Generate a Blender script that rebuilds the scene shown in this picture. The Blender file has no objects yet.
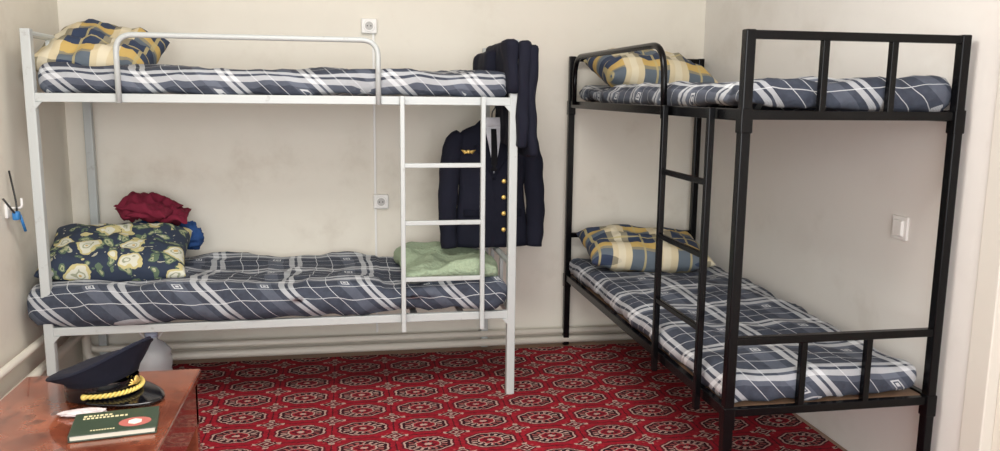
import bpy, bmesh, math, random
from mathutils import Vector, Matrix, noise
random.seed(4)
S=bpy.context.scene
try:
    S.view_settings.view_transform='Standard'; S.view_settings.look='None'
except Exception: pass

# ---------------------------------------------------------------- helpers
class E:
    """tiny expression wrapper for shader math nodes"""
    def __init__(s,nt,v): s.nt=nt; s.v=v
    def _op(s,op,*a):
        n=s.nt.nodes.new('ShaderNodeMath'); n.operation=op
        for i,x in enumerate((s,)+a):
            x=x.v if isinstance(x,E) else x
            if isinstance(x,(int,float)): n.inputs[i].default_value=x
            else: s.nt.links.new(x,n.inputs[i])
        return E(s.nt,n.outputs[0])
    def __add__(s,o): return s._op('ADD',o)
    def __sub__(s,o): return s._op('SUBTRACT',o)
    def __mul__(s,o): return s._op('MULTIPLY',o)
    def __truediv__(s,o): return s._op('DIVIDE',o)
    def lt(s,o): return s._op('LESS_THAN',o)
    def gt(s,o): return s._op('GREATER_THAN',o)
    def abs(s): return s._op('ABSOLUTE')
    def sqrt(s): return s._op('SQRT')
    def cos(s): return s._op('COSINE')
    def mod(s,o): return s._op('FLOORED_MODULO',o)
    def max(s,o): return s._op('MAXIMUM',o)
    def min(s,o): return s._op('MINIMUM',o)
def band(e,a,b): return e.gt(a)*e.lt(b)
def mat(name,col=(.5,.5,.5),rough=.5,metal=0.0,**k):
    m=bpy.data.materials.new(name); m.use_nodes=True
    b=m.node_tree.nodes['Principled BSDF']
    b.inputs['Base Color'].default_value=(*col,1); b.inputs['Roughness'].default_value=rough; b.inputs['Metallic'].default_value=metal
    for kk,v in k.items(): b.inputs[kk].default_value=v
    m.diffuse_color=(*col,1)
    return m,m.node_tree,b
def mix(nt,f,a,b):
    n=nt.nodes.new('ShaderNodeMix'); n.data_type='RGBA'
    f=f.v if isinstance(f,E) else f
    if isinstance(f,(int,float)): n.inputs[0].default_value=f
    else: nt.links.new(f,n.inputs[0])
    for x,i in ((a,6),(b,7)):
        if isinstance(x,tuple): n.inputs[i].default_value=(*x,1)
        else: nt.links.new(x,n.inputs[i])
    return n.outputs[2]
def coords(nt,kind='Object'):
    t=nt.nodes.new('ShaderNodeTexCoord'); s=nt.nodes.new('ShaderNodeSeparateXYZ')
    nt.links.new(t.outputs[kind],s.inputs[0])
    return [E(nt,s.outputs[i]) for i in range(3)], t.outputs[kind]
def nz(nt,vec,scale,detail=3,rough=.5,out=0):
    n=nt.nodes.new('ShaderNodeTexNoise'); n.inputs['Scale'].default_value=scale; n.inputs['Detail'].default_value=detail
    n.inputs['Roughness'].default_value=rough
    nt.links.new(vec,n.inputs['Vector']); return E(nt,n.outputs[out])
def bump(nt,b,h,strength=.2,dist=.01):
    n=nt.nodes.new('ShaderNodeBump'); n.inputs['Strength'].default_value=strength; n.inputs['Distance'].default_value=dist
    nt.links.new(h.v,n.inputs['Height']); nt.links.new(n.outputs[0],b.inputs['Normal'])
def ramp(nt,e,lo,hi):
    n=nt.nodes.new('ShaderNodeMapRange'); nt.links.new(e.v,n.inputs[0]); n.inputs[1].default_value=lo; n.inputs[2].default_value=hi
    return E(nt,n.outputs[0])
def setc(nt,b,c): nt.links.new(c,b.inputs['Base Color'])

def empty(name,loc=(0,0,0),rz=0):
    o=bpy.data.objects.new(name,None); S.collection.objects.link(o); o.location=loc; o.rotation_euler=(0,0,rz); o.empty_display_size=.1; return o
def obj(name,bm,m,parent=None,smooth=False,loc=None,rot=None):
    me=bpy.data.meshes.new(name); bmesh.ops.recalc_face_normals(bm,faces=bm.faces); bm.to_mesh(me); bm.free()
    for p in me.polygons: p.use_smooth=smooth
    ms=m if isinstance(m,(list,tuple)) else [m]
    for x in ms: me.materials.append(x)
    o=bpy.data.objects.new(name,me); S.collection.objects.link(o)
    if parent: o.parent=parent
    if loc: o.location=loc
    if rot: o.rotation_euler=rot
    return o
def box(bm,x0,x1,y0,y1,z0,z1,bev=0.0,mi=0):
    r=bmesh.ops.create_cube(bm,size=1)
    vs=r['verts']
    for v in vs:
        v.co=Vector(((x0+x1)/2+v.co.x*(x1-x0),(y0+y1)/2+v.co.y*(y1-y0),(z0+z1)/2+v.co.z*(z1-z0)))
    fs=set(f for v in vs for f in v.link_faces)
    for f in fs: f.material_index=mi
    if bev>0:
        es=list(set(e for v in vs for e in v.link_edges))
        bmesh.ops.bevel(bm,geom=es,offset=bev,segments=2,affect='EDGES',profile=.5)
def tube(bm,pts,r,n=10,cap=True,sq=1.0):
    pts=[Vector(p) for p in pts]; rings=[]
    rr=r if isinstance(r,(list,tuple)) else [r]*len(pts)
    t0=(pts[1]-pts[0]).normalized(); up=Vector((0,0,1)) if abs(t0.z)<.9 else Vector((0,1,0))
    nrm=(up-t0*up.dot(t0)).normalized()
    for i,p in enumerate(pts):
        t=((pts[min(i+1,len(pts)-1)]-pts[max(i-1,0)])).normalized()
        nrm=(nrm-t*nrm.dot(t)).normalized(); bn=t.cross(nrm)
        rings.append([bm.verts.new(p+nrm*math.cos(2*math.pi*k/n)*rr[i]+bn*math.sin(2*math.pi*k/n)*rr[i]*sq) for k in range(n)])
    for a,b in zip(rings,rings[1:]):
        for k in range(n): bm.faces.new((a[k],a[(k+1)%n],b[(k+1)%n],b[k]))
    if cap: bm.faces.new(rings[0][::-1]); bm.faces.new(rings[-1])
def arcpath(p,corner_r=.05,seg=6):
    """polyline with rounded corners"""
    p=[Vector(q) for q in p]; out=[p[0]]
    for a,b,c in zip(p,p[1:],p[2:]):
        u=(a-b).normalized(); v=(c-b).normalized(); s=b+u*corner_r; e=b+v*corner_r
        for i in range(seg+1):
            t=i/seg; out.append((1-t)**2*s+2*t*(1-t)*b+t*t*e)
    out.append(p[-1]); return out
def loft(bm,rings,close=True,capends=True):
    R=[[bm.verts.new(p) for p in r] for r in rings]; n=len(R[0])
    for a,b in zip(R,R[1:]):
        for k in range(n if close else n-1): bm.faces.new((a[k],a[(k+1)%n],b[(k+1)%n],b[k]))
    if capends: bm.faces.new(R[0][::-1]); bm.faces.new(R[-1])
    return R
def fbm(p,s,seed=0): return noise.noise(Vector(p)*s+Vector((seed*7.3,seed*3.1,seed)))
def crease(p,s,seed=0): return 1-2*abs(fbm(p,s,seed))*1.6

def soft_slab(name,x0,x1,y0,y1,z0,z1,r,m,cell=.035,amp=.012,seed=0,topf=None,edge=.0):
    """a soft, rounded, wrinkled slab (duvet over mattress)"""
    bm=bmesh.new()
    L=[(x0,x1),(y0,y1),(z0,z1)]
    N=[max(3,int((b-a)/cell)) for a,b in L]
    cache={}
    def vv(i,j,k):
        if (i,j,k) in cache: return cache[(i,j,k)]
        p=Vector((x0+(x1-x0)*i/N[0],y0+(y1-y0)*j/N[1],z0+(z1-z0)*k/N[2]))
        c=Vector([min(max(p[a],L[a][0]+r),L[a][1]-r) for a in range(3)])
        d=p-c
        q=c+d.normalized()*r if d.length>1e-6 else p
        nn=d.normalized() if d.length>1e-6 else Vector((0,0,0))
        w=fbm(p,3.2,seed)*1.0+.45*fbm((p.x*1.0,p.y*2.2,p.z),7,seed+1)+.34*(crease((p.x*1.3,p.y*.8,p.z),6.5,seed+2)-.5)
        q=q+nn*w*amp
        if k>N[2]//2 and topf: q.z+=topf(p.x,p.y)*(k/N[2])
        if edge and k<=N[2]//2: q.z+=edge*fbm((p.x,p.y,0),5,seed+5)
        cache[(i,j,k)]=bm.verts.new(q); return cache[(i,j,k)]
    for (a,b,c) in ((0,1,2),(1,2,0),(2,0,1)):
        for side in (0,N[c]):
            for i in range(N[a]):
                for j in range(N[b]):
                    def idx(ii,jj):
                        t=[0,0,0]; t[a]=ii;t[b]=jj;t[c]=side; return vv(*t)
                    bm.faces.new((idx(i,j),idx(i+1,j),idx(i+1,j+1),idx(i,j+1)))
    o=obj(name,bm,m,smooth=True); return o
def pillow(name,w,d,h,m,loc,rot,seed=0,n=36,amp=.012,ex=.42,parent=None):
    bm=bmesh.new(); g={}
    for s in (1,-1):
        for i in range(n+1):
            for j in range(n+1):
                u=math.sin((i/n*2-1)*math.pi/2*.98)/math.sin(math.pi/2*.98); v=math.sin((j/n*2-1)*math.pi/2*.98)/math.sin(math.pi/2*.98)
                if s==-1 and (i in (0,n) or j in (0,n)): g[(s,i,j)]=g[(1,i,j)]; continue
                t=(max(0,(1-abs(u)**2.8)*(1-abs(v)**2.8)))**ex
                pin=1-.06*(1-abs(u)**2)*(abs(v)**3); pinv=1-.06*(1-abs(v)**2)*(abs(u)**3)
                p=Vector((u*w/2*pinv,v*d/2*pin,s*h/2*t))
                p.z+=amp*(fbm((u,v,s),2.2,seed)+.5*fbm((u,v,s),4.5,seed+3)+.3*(crease((u,v,s),3,seed+4)-.4))*(.3+t)*1.3
                p.z+=.012*fbm((u,v,0),3,seed+9)
                g[(s,i,j)]=bm.verts.new(p)
    for s in (1,-1):
        for i in range(n):
            for j in range(n):
                bm.faces.new((g[(s,i,j)],g[(s,i+1,j)],g[(s,i+1,j+1)],g[(s,i,j+1)]))
    return obj(name,bm,m,parent,smooth=True,loc=loc,rot=rot)

# ---------------------------------------------------------------- materials
def wall_mat(name,base,stain,k=1.0,grime=0.0):
    m,nt,b=mat(name,base,.75); (x,y,z),v=coords(nt)
    n1=nz(nt,v,1.1,5,.6); n2=nz(nt,v,14,4); n3=nz(nt,v,2.6,5,.6); n4=nz(nt,v,9,6,.7)
    f=ramp(nt,n1,.50,.80)*(.24*k)+ramp(nt,n3,.58,.80)*(.34*k)+ramp(nt,n4,.66,.78)*(.22*k)
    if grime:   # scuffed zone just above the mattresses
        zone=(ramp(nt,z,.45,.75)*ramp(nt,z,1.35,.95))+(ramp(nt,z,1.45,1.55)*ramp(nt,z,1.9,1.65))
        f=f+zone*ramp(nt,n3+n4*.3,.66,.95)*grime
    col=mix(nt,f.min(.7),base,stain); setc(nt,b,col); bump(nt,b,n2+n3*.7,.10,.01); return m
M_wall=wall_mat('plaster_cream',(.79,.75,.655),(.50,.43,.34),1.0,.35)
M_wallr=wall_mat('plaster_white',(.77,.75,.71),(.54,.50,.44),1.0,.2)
M_ceil,_,_=mat('ceiling_paint',(.8,.78,.73),.8)
M_floor,nt,b=mat('linoleum',(.32,.2,.13),.4); c,v=coords(nt); setc(nt,b,mix(nt,nz(nt,v,6,4),(.25,.13,.08),(.4,.26,.17)))
M_pipe,_,_=mat('pipe_paint',(.78,.74,.64),.4)
M_plastic,_,_=mat('white_plastic',(.82,.81,.78),.35)
M_dark,_,_=mat('dark_plastic',(.02,.02,.02),.4)
def metal(name,a,b2,rough,spec=.5):
    m,nt,b=mat(name,a,rough,0,**{'Specular IOR Level':spec}); c,v=coords(nt); n=nz(nt,v,18,6,.7); setc(nt,b,mix(nt,ramp(nt,n,.6,.75),a,b2)); return m
M_white=metal('frame_grey_paint',(.50,.53,.52),(.34,.34,.32),.35)
M_black=metal('frame_black_paint',(.0025,.0025,.003),(.008,.007,.006),.25,.20)
M_ply,nt,b=mat('plywood',(.30,.17,.09),.6); c,v=coords(nt); setc(nt,b,mix(nt,nz(nt,v,9,4),(.16,.09,.05),(.26,.16,.10)))

def plaid(name,P,base,light,stripe):
    m,nt,b=mat(name,base,.85,0,**{'Specular IOR Level':.3}); (x,y,z),v=coords(nt)
    w=nz(nt,v,2.5,2)*.06
    U=(x+z+w); V=(y+z+w)
    def S_(q,off,P):
        q=(q+off).mod(P)
        thick=band(q,0,.026).max(band(q,.040,.062))
        thin=band(q,.130,.1335).max(band(q,.200,.2035))
        lightb=band(q,.255,.315)
        return thick,thin,lightb
    a1,b1,c1=S_(U,.07,P); a2,b2,c2=S_(V,.13,P*.80)
    fine=(((U+V)*1.0).mod(.008).lt(.004))*.18+.82
    var=ramp(nt,nz(nt,v,30,4),.3,.7)
    col=mix(nt,var,tuple(q*.8 for q in base),tuple(q*1.2 for q in base))
    col=mix(nt,(c1+c2)*.40,col,light)
    col=mix(nt,b1.max(b2)*.7,col,stripe)
    col=mix(nt,(a1*.62+a2*.62).min(1.0)*fine,col,stripe)
    qm=((U+.07).mod(P)-.285).abs().max(((V+.13).mod(P*.80)-.232).abs())
    ring=band(qm,.011,.016).max(qm.lt(.006))
    col=mix(nt,ring*.8,col,stripe)
    setc(nt,b,col); bump(nt,b,nz(nt,v,9,4,.6),.4,.03)
    return m
M_blanket=plaid('blanket_plaid',.345,(.048,.057,.080),(.15,.17,.215),(.66,.68,.70))

def pillow_plaid():
    m,nt,b=mat('pillow_check',(.5,.4,.2),.85); (x,y,z),v=coords(nt)
    w=nz(nt,v,3,2)*.04; U=x+w; V=y+w
    a=(U+.33).mod(.24); c=(V+.30).mod(.21)
    A_=band(a,0,.135); C_=band(c,0,.120)
    both=A_*C_; one=A_.max(C_)
    col=mix(nt,one*.9,(.64,.55,.36),(.22,.20,.14))
    col=mix(nt,(A_*(c.gt(.165)))*.9,col,(.58,.40,.12))
    col=mix(nt,both,col,(.028,.045,.090))
    col=mix(nt,A_*band(c,.120,.150)*.85,col,(.09,.13,.18))
    col=mix(nt,band(a,.165,.205)*.75,col,(.72,.66,.50))
    col=mix(nt,(band(a,.062,.073).max(band(c,.054,.063)))*.75,col,(.50,.42,.20))
    setc(nt,b,col); bump(nt,b,nz(nt,v,10,4),.4,.025); return m
M_pcheck=pillow_plaid()
m,nt,b=mat('pillow_floral',(.04,.06,.1),.85); (x,y,z),v=coords(nt)
def vor(scale,seed,warp=.09):
    n=nt.nodes.new('ShaderNodeTexVoronoi'); n.inputs['Scale'].default_value=scale
    mp=nt.nodes.new('ShaderNodeVectorMath'); mp.operation='ADD'; mp.inputs[1].default_value=(seed,seed*.3,.02)
    nn=nt.nodes.new('ShaderNodeTexNoise'); nn.inputs['Scale'].default_value=14; nt.links.new(v,nn.inputs['Vector'])
    sc=nt.nodes.new('ShaderNodeVectorMath'); sc.operation='SCALE'; sc.inputs[3].default_value=warp; nt.links.new(nn.outputs[1],sc.inputs[0])
    ad=nt.nodes.new('ShaderNodeVectorMath'); nt.links.new(v,ad.inputs[0]); nt.links.new(sc.outputs[0],ad.inputs[1])
    nt.links.new(ad.outputs[0],mp.inputs[0]); nt.links.new(mp.outputs[0],n.inputs['Vector']); return E(nt,n.outputs[0])
d1=vor(8.5,0.35); d2=vor(17,3.7,.12); d3=vor(24,1.3,.14)
col=mix(nt,d2.lt(.40)*.9,(.020,.032,.060),(.10,.15,.09))
col=mix(nt,band(d2,.14,.26)*.75,col,(.40,.42,.24))
col=mix(nt,d3.lt(.17)*.8,col,(.50,.48,.36))
col=mix(nt,d1.lt(.42),col,(.52,.46,.22)); col=mix(nt,d1.lt(.33),col,(.60,.60,.50)); col=mix(nt,band(d1,.17,.22),col,(.30,.32,.22)); col=mix(nt,d1.lt(.11),col,(.48,.34,.12))
setc(nt,b,col); bump(nt,b,nz(nt,v,10,4),.3,.02); M_floral=m
def cloth(name,col,rough=.9,bs=25,st=.3):
    m,nt,b=mat(name,col,rough,0,**{'Specular IOR Level':.25}); c,v=coords(nt); n=nz(nt,v,bs,4)
    setc(nt,b,mix(nt,n,tuple(q*.75 for q in col),tuple(min(1,q*1.2) for q in col))); bump(nt,b,n,st,.01); return m
M_navy=cloth('navy_wool',(.009,.010,.020),.9,12,.5); M_navy2=cloth('navy_lapel',(.005,.006,.014))
M_maroon=cloth('maroon_cloth',(.15,.012,.030),.9,8,.6); M_bluec=cloth('blue_cloth',(.02,.06,.18),.9,12,.5)
M_green=cloth('green_terry',(.34,.42,.29),.95,70,.9); M_shirt=cloth('white_shirt',(.70,.71,.75))
M_gold,_,_=mat('gold_braid',(.85,.60,.18),.35,.6); M_tie=cloth('black_tie',(.008,.008,.010))
M_goldc,_,_=mat('gold_cord',(.78,.60,.16),.5,.1)
M_patent,_,_=mat('patent_black',(.004,.004,.006),.12)

# carpet
m,nt,b=mat('bukhara_carpet',(.3,.02,.03),.95,0,**{'Specular IOR Level':.15}); (x,y,z),v=coords(nt)
w=(nz(nt,v,70,1)-.5)*.014
A,B=.256,.196
def cell(ox,oy):
    X=((x+w+ox).mod(A)-A/2); Y=((y+w+oy).mod(B)-B/2); return X,Y
red=(.28,.012,.024); dark=(.024,.007,.011); cream=(.50,.33,.28); pink=(.35,.09,.085); wine=(.10,.009,.017)
n2=nz(nt,v,55,3); n5=nz(nt,v,2.0,4)
col=mix(nt,ramp(nt,n2,.3,.7),(.22,.008,.016),(.36,.014,.028))
X,Y=cell(0,0)
r_=((X*X)/(.102**2)+(Y*Y)/(.068**2)).sqrt()
th=(Y/.068)._op('ARCTAN2',X/.102)
e=r_*((th*8.0).cos()*.040+1.0)
hx=((x+w+A/2).mod(A)-A/2).abs(); hy=((y+w+B/2).mod(B)-B/2).abs()
col=mix(nt,(hx.lt(.003).max(hy.lt(.003)))*.8,col,dark)
d=hx/.046+hy/.036
cr=(hx/.056).max(hy/.009).min((hx/.011).max(hy/.046))
cross2=((hx-.030).abs()/.008+(hy-.026).abs()/.006)
col=mix(nt,cross2.lt(1.0)*.8,col,pink)
col=mix(nt,cr.lt(1.0),col,cream); col=mix(nt,cr.lt(.6),col,wine)
col=mix(nt,d.lt(1.0),col,dark); col=mix(nt,d.lt(.80),col,cream); col=mix(nt,d.lt(.62),col,wine); col=mix(nt,d.lt(.26),col,cream)
col=mix(nt,e.lt(1.08),col,wine); col=mix(nt,e.lt(.99),col,cream); col=mix(nt,e.lt(.91),col,dark)
sg=(X*Y).gt(0)
pet=(th*16.0).cos().gt(.15)
col=mix(nt,band(e,.56,.80)*pet,col,pink)
col=mix(nt,band(e,.56,.80)*sg*pet,col,cream)
col=mix(nt,e.lt(.52),col,cream); col=mix(nt,e.lt(.45),col,red)
col=mix(nt,band(e,.16,.36)*(th*8.0).cos().gt(.0),col,dark); col=mix(nt,e.lt(.15),col,cream)
col=mix(nt,ramp(nt,n5,.35,.7)*.2,col,(.12,.012,.018))
setc(nt,b,col); bump(nt,b,nz(nt,v,250,2),.4,.005)
M_carpet=m

m,nt,b=mat('burl_table_top',(.2,.05,.02),.14); c,v=coords(nt)
n=nz(nt,v,7,6,.65); n3=nz(nt,v,28,4)
col=mix(nt,ramp(nt,n,.35,.65),(.11,.024,.012),(.30,.09,.045)); col=mix(nt,ramp(nt,n3,.50,.70)*.75,col,(.035,.010,.008))
setc(nt,b,col); b.inputs['Coat Weight'].default_value=.5; M_table=m

# ---------------------------------------------------------------- room
XR=3.333; ZC=2.7; YN=-6.2
def simple(name,args,m,bev=0,parent=None):
    bm=bmesh.new(); box(bm,*args,bev); return obj(name,bm,m,parent)
simple('floor',(-.15,XR+.15,YN,.15,-.1,0),M_floor)
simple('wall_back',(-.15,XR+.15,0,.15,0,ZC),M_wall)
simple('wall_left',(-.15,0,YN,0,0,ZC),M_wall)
DY=-2.17
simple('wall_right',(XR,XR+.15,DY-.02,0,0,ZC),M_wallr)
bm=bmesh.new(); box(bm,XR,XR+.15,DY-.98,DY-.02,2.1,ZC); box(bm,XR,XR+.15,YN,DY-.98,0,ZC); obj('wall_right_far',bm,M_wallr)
simple('ceiling',(-.15,XR+.15,YN,.15,ZC,ZC+.1),M_ceil)
bm=bmesh.new()
box(bm,XR-.010,XR+.10,DY-.09,DY,0,2.16,.004); box(bm,XR-.010,XR+.10,DY-1.0,DY-.91,0,2.16,.004); box(bm,XR-.010,XR+.10,DY-1.0,DY,2.07,2.17,.004)
obj('trim_1',bm,mat('door_casing_paint',(.70,.67,.60),.5)[0])
bm=bmesh.new(); box(bm,XR+.03,XR+.07,DY-.91,DY-.09,.01,2.07,.003)
for z0,z1 in ((.2,.95),(1.1,1.9)): box(bm,XR+.022,XR+.03,DY-.78,DY-.22,z0,z1,.006)
tube(bm,[(XR+.03,DY-.16,1.0),(XR-.02,DY-.16,1.0),(XR-.02,DY-.28,1.0)],.009)
obj('door_1',bm,mat('door_paint',(.70,.66,.58),.4)[0])
bm=bmesh.new(); box(bm,.12,3.30,-5.2,-.10,0.0,.012,.004); obj('carpet',bm,M_carpet)
bm=bmesh.new()
tube(bm,arcpath([(.045,-5.5,.33),(.045,-.07,.33),(.045,-.07,.10),(3.30,-.05,.085)],.05),.017,12)
tube(bm,arcpath([(.05,-5.5,.215),(.05,-.10,.215),(.05,-.10,.055),(3.30,-.06,.04)],.05),.021,12)
for yy in (-1.2,-2.6): box(bm,0.001,.06,yy-.01,yy+.01,.17,.36,.003)
obj('heating_pipe',bm,M_pipe,smooth=True)
bm=bmesh.new(); box(bm,1.500,1.512,-.010,0,.11,1.72,.002); obj('cable_conduit',bm,M_plastic)
def outlet(x,z,name='wall_outlet'):
    par=empty(name,(x,0,z))
    bm=bmesh.new(); box(bm,-.040,.040,-.028,0,-.038,.038,.006,0); obj('housing',bm,M_plastic,par)
    bm=bmesh.new(); tube(bm,[(0,-.028,0),(0,-.034,0)],[.030,.028],24); obj('socket_ring',bm,M_plastic,par,False)
    bm=bmesh.new(); tube(bm,[(0,-.0345,0),(0,-.0350,0)],.021,24); obj('socket_well',bm,mat('socket_grey',(.45,.44,.42),.5)[0],par)
    bm=bmesh.new()
    for dx in (-.009,.009): tube(bm,[(dx,-.0351,0),(dx,-.0356,0)],.0035,10)
    obj('pin_holes',bm,M_dark,par)
outlet(1.485,1.745); outlet(1.535,.833)
bm=bmesh.new(); box(bm,XR-.010,XR,-1.822,-1.738,.905,.99,.003); box(bm,XR-.018,XR-.009,-1.808,-1.752,.918,.977,.004); box(bm,XR-.021,XR-.016,-1.806,-1.781,.922,.973,.002)
obj('light_switch',bm,M_plastic)
hk=empty('wall_hook',(0,-.80,.92))
bm=bmesh.new(); box(bm,0,.012,-.02,.02,-.03,.03,.003); tube(bm,arcpath([(.01,0,.01),(.06,0,.01),(.06,0,.05)],.015),.005,8); obj('plate',bm,M_plastic,hk)
bm=bmesh.new(); tube(bm,arcpath([(.015,.02,.16),(.04,.0,.03),(.05,-.03,-.02),(.03,-.10,.06)],.03),.004,8); obj('cord',bm,M_dark,hk,True)
bm=bmesh.new(); box(bm,.035,.06,-.045,-.015,-.035,0.0,.006); tube(bm,[(.05,0.0,-.02),(.055,.03,-.09)],.006,8); obj('blue_peg',bm,mat('blue_plastic',(.03,.2,.5),.4)[0],hk,True)

# ---------------------------------------------------------------- left (grey) bunk bed
lx,rx,fy,by=.119,2.097,-.777,-.045
ZL,ZT,ZP=.40,1.375,1.645
g=empty('bunk_bed',(lx,fy,0),math.radians(.2))
L=rx-lx; W=by-fy
def P_(name,fn,m,sm=False):
    bm=bmesh.new(); fn(bm); return obj(name,bm,m,g,sm)
def posts(bm,t,L,W,zp):
    for x in (0,L):
        for y in (0,W): box(bm,x-t,x+t,y-t,y+t,0.012,zp,.004)
P_('posts',lambda bm:posts(bm,.019,L,W,ZP),M_white)
def rails(bm):
    for z in (ZL,ZT):
        for y,s in ((0,1),(W,-1)):
            box(bm,.0,L,y-.015,y+.012,z-.018,z+.018,.003)
            box(bm,.0,L,min(y,y+s*.03),max(y,y+s*.03),z-.018,z-.013)
        for x in (0,L): box(bm,x-.012,x+.012,0,W,z-.017,z+.017,.003)
        for i in range(1,9): box(bm,L*i/9-.015,L*i/9+.015,.01,W-.01,z-.016,z-.010)
P_('rails',rails,M_white)
def ends(bm):
    for x in (0,L):
        for z in (ZP-.02,.635): tube(bm,[(x,0,z),(x,W,z)],.014,10)
        for y in (W*.33,W*.67):
            box(bm,x-.008,x+.008,y-.008,y+.008,ZT,ZP-.02); box(bm,x-.008,x+.008,y-.008,y+.008,ZL,.635)
P_('end_frames',ends,M_white)
def guard(bm):
    x0,x1=.455-lx,1.50-lx
    tube(bm,arcpath([(x0,-.025,ZT-.02),(x0,-.025,1.628),(x1,-.025,1.628),(x1,-.025,ZT-.02)],.07,8),.0115,12)
P_('guard_rail',guard,M_white,True)
def ladder(bm):
    a,c=1.60-lx,1.955-lx
    for x in (a,c): box(bm,x-.010,x+.010,-.05,-.022,.345,ZT+.02,.003)
    for z in (1.095,.84,.585): box(bm,a,c,-.046,-.026,z-.010,z+.010,.003)
P_('ladder',ladder,M_white)
def brk(bm):
    for x,s in ((.015,1),(L-.015,-1)):
        for z in (ZL,ZT):
            vs=[bm.verts.new(q) for q in ((x,-.018,z-.018),(x+s*.028,-.018,z-.018),(x,-.018,z-.05))]
            vs2=[bm.verts.new((v.co.x,-.010,v.co.z)) for v in vs]
            bm.faces.new(vs);bm.faces.new(vs2[::-1])
            for i in range(3): bm.faces.new((vs[i],vs2[i],vs2[(i+1)%3],vs[(i+1)%3]))
P_('brackets',brk,M_white)

def sag(x,y): return .008*math.sin(x*4.1+1)+.007*math.sin(x*9+y*7)
soft_slab('blanket',.03,2.078,-.812,-.07,.418,.580,.060,M_blanket,.020,.021,1,lambda x,y:.010*math.sin(x*3.3)+.006*math.sin(x*11+y*9)-.012*(x>1.5)-.02*math.exp(-((x-1.0)**2+(y+.45)**2*3)/.15),.018)
soft_slab('blanket.001',.145,2.07,-.775,-.075,1.392,1.503,.045,M_blanket,.020,.018,5,sag,.004)
pillow('pillow',.60,.46,.18,M_floral,(.335,-.48,.675),(math.radians(16),math.radians(3),math.radians(6)),3)
pillow('pillow.001',.46,.44,.18,M_pcheck,(.305,-.44,1.568),(math.radians(24),math.radians(7),math.radians(-4)),7,36,.02)

# ---------------------------------------------------------------- right (black) bunk bed
x2,w2,yn,L2=2.557,.731,-2.055,1.985
zl,zt,zp=.402,1.355,1.61
g=empty('bunk_bed.001',(x2,yn,0))
P_('posts',lambda bm:posts(bm,.0165,w2,L2,zp),M_black)
def rails2(bm):
    for z in (zl,zt):
        for x,s in ((0,1),(w2,-1)):
            box(bm,x-.012,x+.012,0,L2,z-.018,z+.018,.003)
        for y in (0,L2): box(bm,0,w2,y-.012,y+.012,z-.014,z+.014,.003)
        for i in range(1,8): box(bm,.01,w2-.01,L2*i/8-.012,L2*i/8+.012,z-.016,z-.006)
P_('rails',rails2,M_black)
def ends2(bm):
    for y in (0,L2):
        for z0,z1 in ((zt,zp-.015),(zl,.640)):
            box(bm,0,w2,y-.013,y+.013,z1-.013,z1+.013,.003)
            for f in (.345,.665): box(bm,w2*f-.011,w2*f+.011,y-.011,y+.011,z0,z1,.002)
P_('end_frames',ends2,M_black)
P_('guard_rail',lambda bm:tube(bm,arcpath([(-.022,1.85,zt),(-.022,1.85,1.60),(-.022,.62,1.60),(-.022,.60,zt-.03)],.12,8),.0125,12),M_black,True)
def ladder2(bm):
    a,c=-1.49-yn,-1.885-yn
    for y in (a,c): box(bm,-.042,-.020,y-.011,y+.011,.35,zt+.02,.003)
    for z in (1.13,.885,.635): box(bm,-.040,-.024,c,a,z-.010,z+.010,.003)
P_('ladder',ladder2,M_black)
def brk2(bm):
    for x in (0,w2):
        for z in (zl,zt):
            for y in (0,L2): box(bm,x-.0195,x+.0195,y-.0195,y+.0195,z-.055,z+.02,.003)
P_('brackets',brk2,M_black)
def ply(bm):
    for z in (zl,zt): box(bm,.015,w2-.015,.015,L2-.015,z-.004,z+.012)
P_('plywood_base',ply,M_ply)
soft_slab('blanket.002',x2-.005,x2+w2-.02,yn+.005,-.09,zl+.012,.530,.050,M_blanket,.020,.022,9,lambda x,y:.010*math.sin(y*5)+.008*math.sin(x*9+y*6),.006)
soft_slab('blanket.003',x2+.02,x2+w2+.0,yn+.02,-.09,zt+.014,1.468,.045,M_blanket,.020,.020,13,lambda x,y:.010*math.sin(y*6+2)-.020*min(1,max(0,(y+2.0)*1.2)),.004)
pillow('pillow.002',.64,.42,.17,M_pcheck,(x2+.325,-.38,.615),(math.radians(10),math.radians(2),math.radians(-4)),11)
pillow('pillow.003',.58,.40,.19,M_pcheck,(x2+.325,-.37,1.525),(math.radians(14),math.radians(3),math.radians(5)),15)

# ---------------------------------------------------------------- jacket on hanger
jk=empty('uniform_jacket',(2.065,-.40,.655))
LV=[(0,.190,.060),(.10,.185,.062),(.22,.168,.058),(.30,.162,.055),(.40,.178,.066),(.48,.188,.068),(.54,.183,.055),(.575,.145,.045),(.60,.085,.040),(.625,.06,.035)]
def prof(z):
    for a,b2 in zip(LV,LV[1:]):
        if z<=b2[0]:
            t=max(0,(z-a[0])/(b2[0]-a[0])); return a[1]+(b2[1]-a[1])*t,a[2]+(b2[2]-a[2])*t
    return LV[-1][1:]
def sy(x,z):
    w,d=prof(z); u=min(.999,abs(x)/w); return -d*(1-u**2.4)**(1/2.4)
bm=bmesh.new(); rings=[]
for i in range(26):
    z=.625*i/25; w,d=prof(z); r=[]
    for k in range(48):
        a=2*math.pi*k/48; ca,sa=math.cos(a),math.sin(a)
        px=w*math.copysign(abs(ca)**(2/2.4),ca); py=d*math.copysign(abs(sa)**(2/2.4),sa)
        f=1+(.05*math.sin(a*9)+.04*math.sin(a*14+1))*max(0.0,1-z/.6)**1.5
        r.append(Vector((px,py*f,z)))
    rings.append(r)
loft(bm,rings); obj('body',bm,M_navy,jk,True)
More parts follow.
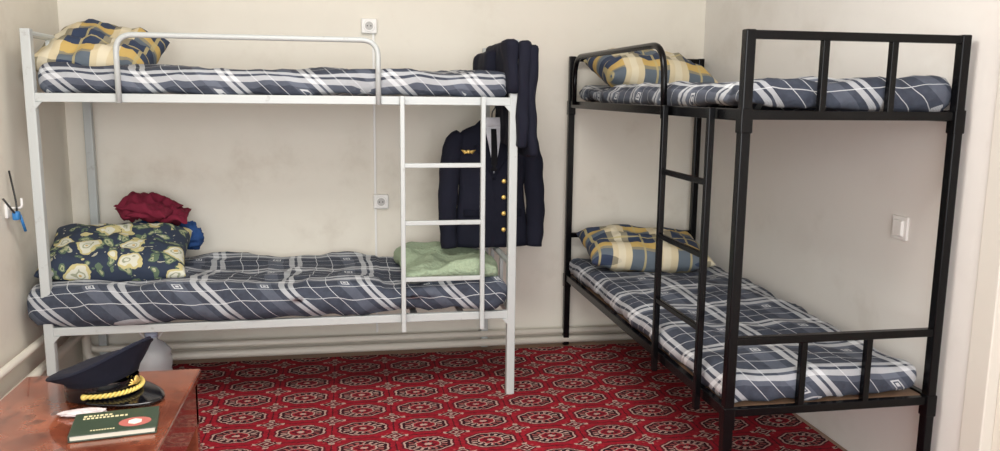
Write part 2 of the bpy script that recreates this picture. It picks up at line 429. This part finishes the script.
for s,nm in ((-1,'sleeve_right'),(1,'sleeve_left')):
    bm=bmesh.new()
    pts=[(s*.150,0,.555),(s*.180,-.002,.52),(s*.202,-.006,.43),(s*.214,-.012,.32),(s*.222,-.022,.20),(s*.220,-.034,.09),(s*.214,-.04,.0)]
    pp=[]; rr=[]
    R0=[.035,.052,.054,.050,.047,.043,.040]
    for i in range(len(pts)-1):
        for t in (0,.2,.4,.6,.8):
            pp.append(Vector(pts[i]).lerp(Vector(pts[i+1]),t)); rr.append((R0[i]*(1-t)+R0[i+1]*t)*(1+.045*math.sin((i+t)*6+s)))
    pp.append(Vector(pts[-1])); rr.append(R0[-1])
    tube(bm,pp,rr,20)
    for v in bm.verts: v.co+=Vector((1,1,0))*.004*fbm(v.co,14,s+3)
    obj(nm,bm,M_navy,jk,True)
def strip(name,z0,z1,fl,fr,off,m,n=14,k=8,par=jk,th=.003):
    bm=bmesh.new(); V=[]
    for lay in (0,1):
        for i in range(n+1):
            z=z0+(z1-z0)*i/n; a,c=fl(z),fr(z)
            V.append([bm.verts.new((a+(c-a)*j/k,sy(a+(c-a)*j/k,z)-off-lay*th,z)) for j in range(k+1)])
    A_,B_=V[:n+1],V[n+1:]
    for G in (A_,B_):
        for i in range(n):
            for j in range(k): bm.faces.new((G[i][j],G[i][j+1],G[i+1][j+1],G[i+1][j]))
    for i in range(n):
        bm.faces.new((A_[i][0],A_[i+1][0],B_[i+1][0],B_[i][0])); bm.faces.new((A_[i][k],A_[i+1][k],B_[i+1][k],B_[i][k]))
    for j in range(k):
        bm.faces.new((A_[0][j],A_[0][j+1],B_[0][j+1],B_[0][j])); bm.faces.new((A_[n][j],A_[n][j+1],B_[n][j+1],B_[n][j]))
    return obj(name,bm,m,par,True)
VZ=.36
tt=lambda z:max(0,(z-VZ)/(.60-VZ))
strip('shirt_front',VZ+.01,.61,lambda z:-.045*tt(z)-.001,lambda z:.045*tt(z)+.001,.002,M_shirt)
strip('tie',VZ+.02,.585,lambda z:-.013-.004*(1-tt(z)),lambda z:.013+.004*(1-tt(z)),.007,M_tie)
for s,nm in ((-1,'lapel_right'),(1,'lapel_left')):
    wd=lambda z:.008+.062*min(1,tt(z)/.55)*(1 if tt(z)<.60 else (.55 if tt(z)<.68 else .75*(1.3-tt(z))))
    fi=lambda z,s=s:s*(.045*tt(z)); fo=lambda z,s=s:s*(.045*tt(z)+wd(z))
    strip(nm,VZ-.02,.605,fi,fo,.005,M_navy2,26,6,th=.005)
strip('front_edge',0.01,VZ,lambda z:.060,lambda z:.066,.001,M_navy2,16,2,th=.004)
for s in (-1,1):
    strip('pocket_flap_'+('r' if s<0 else 'l'),.155,.19,lambda z,s=s:s*.07,lambda z,s=s:s*.145,.002,M_navy2,4,6,th=.005)
strip('collar_shirt',.595,.64,lambda z:-.05,lambda z:.05,.006,M_shirt,4,8)
bm=bmesh.new()
for z in (.33,.25,.17,.09):
    for x in (-.052,.052):
        bmesh.ops.create_uvsphere(bm,u_segments=12,v_segments=8,radius=.0115,matrix=Matrix.Translation((x,sy(x,z)-.006,z))@Matrix.Diagonal((1,.5,1,1)))
obj('buttons',bm,M_gold,jk,True)
bm=bmesh.new()
wx,wz=-.125,.475; wy=sy(wx,wz)-.012
for s in (-1,1):
    for i in range(4): tube(bm,[(wx+s*.004,wy,wz),(wx+s*(.036-.005*i),wy+.002,wz+.008-.006*i)],[.005,.002],6)
bmesh.ops.create_uvsphere(bm,u_segments=10,v_segments=8,radius=.010,matrix=Matrix.Translation((wx,wy,wz))@Matrix.Diagonal((1,.6,1,1)))
obj('wings_badge',bm,M_gold,jk,True)
bm=bmesh.new(); tube(bm,[(-.13,0,.575),(0,0,.625),(.13,0,.575)],.008,8); tube(bm,arcpath([(0,0,.62),(0,0,.665),(.02,0,.69),(.0,0,.72),(-.02,0,.70)],.012,5),.003,8); obj('hanger',bm,M_dark,jk,True)

tr=empty('draped_trousers',(2.110,-.52,1.145))
def drape(name,x0,x1,y0,y1,z0,z1,r,seed,amp,m):
    o=soft_slab(name,x0,x1,y0,y1,z0,z1,r,m,.016,amp,seed); o.parent=tr
    for v in o.data.vertices:
        f=math.sin(v.co.z*9+seed)*.006+fbm(v.co,9,seed)*.012
        v.co.x+=f; v.co.y+=fbm((v.co.x,v.co.z,1),8,seed+2)*.02
    return o
drape('outer_leg',.040,.088,-.31,.26,-.02,.475,.022,21,.010,M_navy)
drape('middle_leg',-.008,.050,-.325,.25,.02,.495,.024,23,.010,M_navy)
drape('inner_leg',-.05,.01,-.30,.27,.26,.500,.024,25,.010,M_navy)
drape('waist_fold',-.10,-.02,-.02,.36,.345,.465,.030,27,.016,M_navy)

def crumple(name,c,rx_,ry,rz_,m,seed,amp=.35,rot=0,tilt=0,a2=1.0):
    bm=bmesh.new(); bmesh.ops.create_icosphere(bm,subdivisions=5,radius=1)
    for v in bm.verts:
        p=v.co.copy(); n=fbm(p,1.3,seed)*.8+a2*(.45*(crease(p,1.9,seed+1)-.4)+.2*(crease(p,4.0,seed+2)-.4))
        q=p*(1+amp*n); v.co=Vector((q.x*rx_,q.y*ry,max(q.z,-.75)*rz_))
    return obj(name,bm,m,smooth=True,loc=c,rot=(0,tilt,rot))
sh=empty('folded_red_shirt',(.44,-.24,.828))
pillow('fold_top',.25,.20,.055,M_maroon,(-.02,0,.030),(math.radians(14),math.radians(14),math.radians(-12)),33,30,.022,.5,sh)
pillow('fold_bottom',.28,.20,.055,M_maroon,(.02,.01,-.005),(math.radians(10),math.radians(9),math.radians(6)),35,30,.022,.5,sh)
pillow('sleeve_fold',.14,.12,.045,M_maroon,(-.085,-.02,.008),(math.radians(14),math.radians(-10),math.radians(30)),39,24,.02,.5,sh)
crumple('folded_garment',(.585,-.20,.690),.070,.08,.075,M_bluec,35,.3)
crumple('folded_garment.001',(.45,-.17,.70),.14,.085,.10,M_bluec,37,.25)
tw=soft_slab('folded_towel',1.60,2.05,-.765,-.22,.570,.622,.025,M_green,.014,.026,41,lambda x,y:.014*math.sin(x*8+1+y*3)+.02*(y+.55))
for v in tw.data.vertices:
    v.co.z+=.018*(crease((v.co.x,v.co.y*1.5,0),4.5,44)-.3); v.co.y+=.03*fbm((v.co.x,0,0),6,45); v.co.x+=.03*fbm((0,v.co.y,0),5,46)

bt=empty('water_bottle',(.455,-.50,.012))
bm=bmesh.new(); rings=[]
for z,r in ((.0,.06),(.004,.080),(.03,.086),(.045,.080),(.06,.086),(.10,.086),(.115,.080),(.13,.086),(.17,.086),(.185,.080),(.20,.084),(.235,.055),(.255,.028),(.27,.025)):
    rings.append([Vector((r*math.cos(2*math.pi*k/24),r*math.sin(2*math.pi*k/24),z)) for k in range(24)])
loft(bm,rings); obj('bottle_body',bm,mat('clear_plastic',(.85,.90,.92),.08,0,**{'Transmission Weight':.55,'IOR':1.35})[0],bt,True)
bm=bmesh.new(); tube(bm,[(0,0,.268),(0,0,.292)],.029,20); obj('cap',bm,mat('cap_blue',(.45,.55,.7),.4)[0],bt,True)
bm=bmesh.new(); tube(bm,arcpath([(-.03,0,.262),(-.06,0,.30),(.06,0,.30),(.03,0,.262)],.02),.004,8); obj('carry_handle',bm,M_plastic,bt,True)

# ---------------------------------------------------------------- table with cap and book
tb=empty('coffee_table',(.69,-2.45,0)); TZ=.60
hx_,hy_=.238,.50
bm=bmesh.new(); box(bm,-hx_,hx_,-hy_,hy_,TZ-.028,TZ,.006); obj('table_top',bm,M_table,tb)
bm=bmesh.new()
for x in (-1,1): box(bm,x*(hx_-.02)-.01,x*(hx_-.02)+.01,-hy_+.02,hy_-.02,TZ-.16,TZ-.028)
for y in (-1,1): box(bm,-hx_+.02,hx_-.02,y*(hy_-.02)-.01,y*(hy_-.02)+.01,TZ-.16,TZ-.028)
obj('apron',bm,M_table,tb)
bm=bmesh.new()
for x in (-1,1):
    for y in (-1,1): box(bm,x*(hx_-.03)-.02,x*(hx_-.03)+.02,y*(hy_-.03)-.02,y*(hy_-.03)+.02,0.012,TZ-.028,.004)
obj('legs',bm,M_table,tb)

bk=empty('book',(.80,-2.368,TZ+.001),math.radians(9))
bm=bmesh.new(); box(bm,-.095,.095,-.070,.070,0,.0025,.001); box(bm,-.095,.095,-.070,.070,.0135,.016,.001); box(bm,-.0955,-.093,-.070,.070,0,.016,.001)
obj('cover',bm,mat('book_green',(.035,.055,.035),.4)[0],bk)
bm=bmesh.new(); box(bm,-.092,.091,-.066,.066,.0026,.0134); obj('pages',bm,mat('paper',(.7,.66,.55),.8)[0],bk)
bm=bmesh.new()
random.seed(2)
for row,y in enumerate((.045,.030)):
    xx=-.075
    while xx<-.01+.03*row:
        w=random.uniform(.004,.008); box(bm,xx,xx+w,y-.0045,y+.0045,.016,.0166); xx+=w+.003
for i in range(9): box(bm,-.05+.006*i,-.046+.006*i,-.052,-.047,.016,.0166)
obj('lettering',bm,mat('gold_print',(.65,.58,.35),.5)[0],bk)
bm=bmesh.new(); bmesh.ops.create_cone(bm,cap_ends=True,segments=28,radius1=.028,radius2=.028,depth=.0007,matrix=Matrix.Translation((.045,-.022,.0165))@Matrix.Diagonal((1.3,1.0,1,1))); obj('emblem',bm,mat('emblem_red',(.42,.12,.10),.5)[0],bk)
bm=bmesh.new(); bmesh.ops.create_cone(bm,cap_ends=True,segments=6,radius1=.017,radius2=.017,depth=.0007,matrix=Matrix.Translation((.045,-.022,.0172))); obj('emblem_star',bm,mat('emblem_white',(.75,.68,.6),.5)[0],bk)

cp=empty('officer_cap',(.712,-2.15,TZ),math.radians(-24))
def ell(a,b2,z,tilt=0,n=48,ox=0): return [Vector((ox+a*math.cos(2*math.pi*k/n),b2*math.sin(2*math.pi*k/n),z+tilt*math.cos(2*math.pi*k/n))) for k in range(n)]
bm=bmesh.new(); loft(bm,[ell(.096,.080,.010,.006),ell(.098,.082,.014,.006),ell(.097,.081,.052,.010)],capends=False); obj('cap_band',bm,M_patent,cp,True)
bm=bmesh.new()
loft(bm,[ell(.096,.080,.048,.010),ell(.099,.086,.060,.014),ell(.112,.110,.076,.024),ell(.124,.126,.090,.034),ell(.127,.130,.096,.038),ell(.124,.127,.102,.039),ell(.100,.102,.103,.030),ell(.06,.06,.097,.016),ell(.01,.01,.094,.002)])
for v in bm.verts:
    if v.co.z>.055: v.co.z+=.024*max(0,v.co.x/.12)**2+.004*fbm(v.co,18,3)
obj('crown',bm,M_navy,cp,True)
bm=bmesh.new(); pts=[]
for k in range(49):
    a=2*math.pi*k/48; pts.append(Vector((.127*math.cos(a),.130*math.sin(a),.096+.038*math.cos(a)+.024*max(0,.127*math.cos(a)/.12)**2)))
tube(bm,pts,.003,8); obj('crown_piping',bm,M_navy2,cp,True)
bm=bmesh.new(); rows=[]
for lay in (0,.004):
    for j in range(7):
        f=j/6; rows.append([bm.verts.new(((.096+.080*f*math.cos(a*.95)**.40)*math.cos(a),(.081+.020*f)*math.sin(a),.020-.013*f*math.cos(a)+lay)) for a in [(-1.35+2.7*i/24) for i in range(25)]])
for G in (rows[:7],rows[7:]):
    for j in range(6):
        for i in range(24): bm.faces.new((G[j][i],G[j][i+1],G[j+1][i+1],G[j+1][i]))
for i in range(24): bm.faces.new((rows[6][i],rows[6][i+1],rows[13][i+1],rows[13][i]))
obj('visor',bm,M_patent,cp,True)
bm=bmesh.new()
for off in (0,math.pi):
    pts=[]
    for i in range(141):
        a=-1.45+2.9*i/140; ph=i*.55+off
        pts.append(Vector(((.104+.0035*math.cos(ph))*math.cos(a),(.087+.0035*math.cos(ph))*math.sin(a),.031+.0035*math.sin(ph)+.004*math.cos(a))))
    tube(bm,pts,.0036,6)
for s in (-1,1): bmesh.ops.create_uvsphere(bm,u_segments=12,v_segments=8,radius=.008,matrix=Matrix.Translation((.014,s*.086,.031)))
obj('gold_chin_cord',bm,M_goldc,cp,True)
bm=bmesh.new(); bmesh.ops.create_uvsphere(bm,u_segments=14,v_segments=10,radius=.009,matrix=Matrix.Translation((.106,0,.058))@Matrix.Diagonal((.4,1,1.3,1)))
for s in (-1,1):
    for i in range(3): tube(bm,[(.105,s*.006,.050),(.100,s*(.024-.005*i),.050+.006*i)],[.003,.0015],6)
obj('cap_badge',bm,M_gold,cp,True)
crumple('handkerchief',(.700,-2.280,TZ+.008),.055,.018,.009,cloth('pale_cloth',(.62,.55,.55)),51,.3,.1)

# ---------------------------------------------------------------- lights
def area(name,loc,rot,sx,sy_,power,col):
    l=bpy.data.lights.new(name,'AREA'); l.shape='RECTANGLE'; l.size=sx; l.size_y=sy_; l.energy=power; l.color=col
    o=bpy.data.objects.new(name,l); S.collection.objects.link(o); o.location=loc; o.rotation_euler=rot; return o
area('window_light',(1.3,-6.0,1.5),(math.radians(90),0,0),3.2,2.0,122,(.97,.98,1))
area('ceiling_lamp',(1.4,-2.4,2.62),(0,0,0),1.4,.9,52,(1,.98,.94))
w=bpy.data.worlds.new('world'); S.world=w; w.use_nodes=True
w.node_tree.nodes['Background'].inputs[0].default_value=(.95,.97,1,1); w.node_tree.nodes['Background'].inputs[1].default_value=1.35

# ---------------------------------------------------------------- camera
cam=bpy.data.cameras.new('camera'); co=bpy.data.objects.new('camera',cam); S.collection.objects.link(co); S.camera=co
cam.sensor_width=36; cam.sensor_fit='HORIZONTAL'; cam.lens=818.84*36/1000; cam.clip_start=.05
pi_,ya,ro=[math.radians(a) for a in (9.216,10.542,.645)]
fw=Vector((math.sin(ya)*math.cos(pi_),math.cos(ya)*math.cos(pi_),-math.sin(pi_)))
r=Vector((math.cos(ya),-math.sin(ya),0)); u=r.cross(fw)
r2=r*math.cos(ro)+u*math.sin(ro); u2=-r*math.sin(ro)+u*math.cos(ro)
mtx=Matrix((r2,u2,-fw)).transposed().to_4x4(); mtx.translation=Vector((1.368,-4.394,1.414)); co.matrix_world=mtx
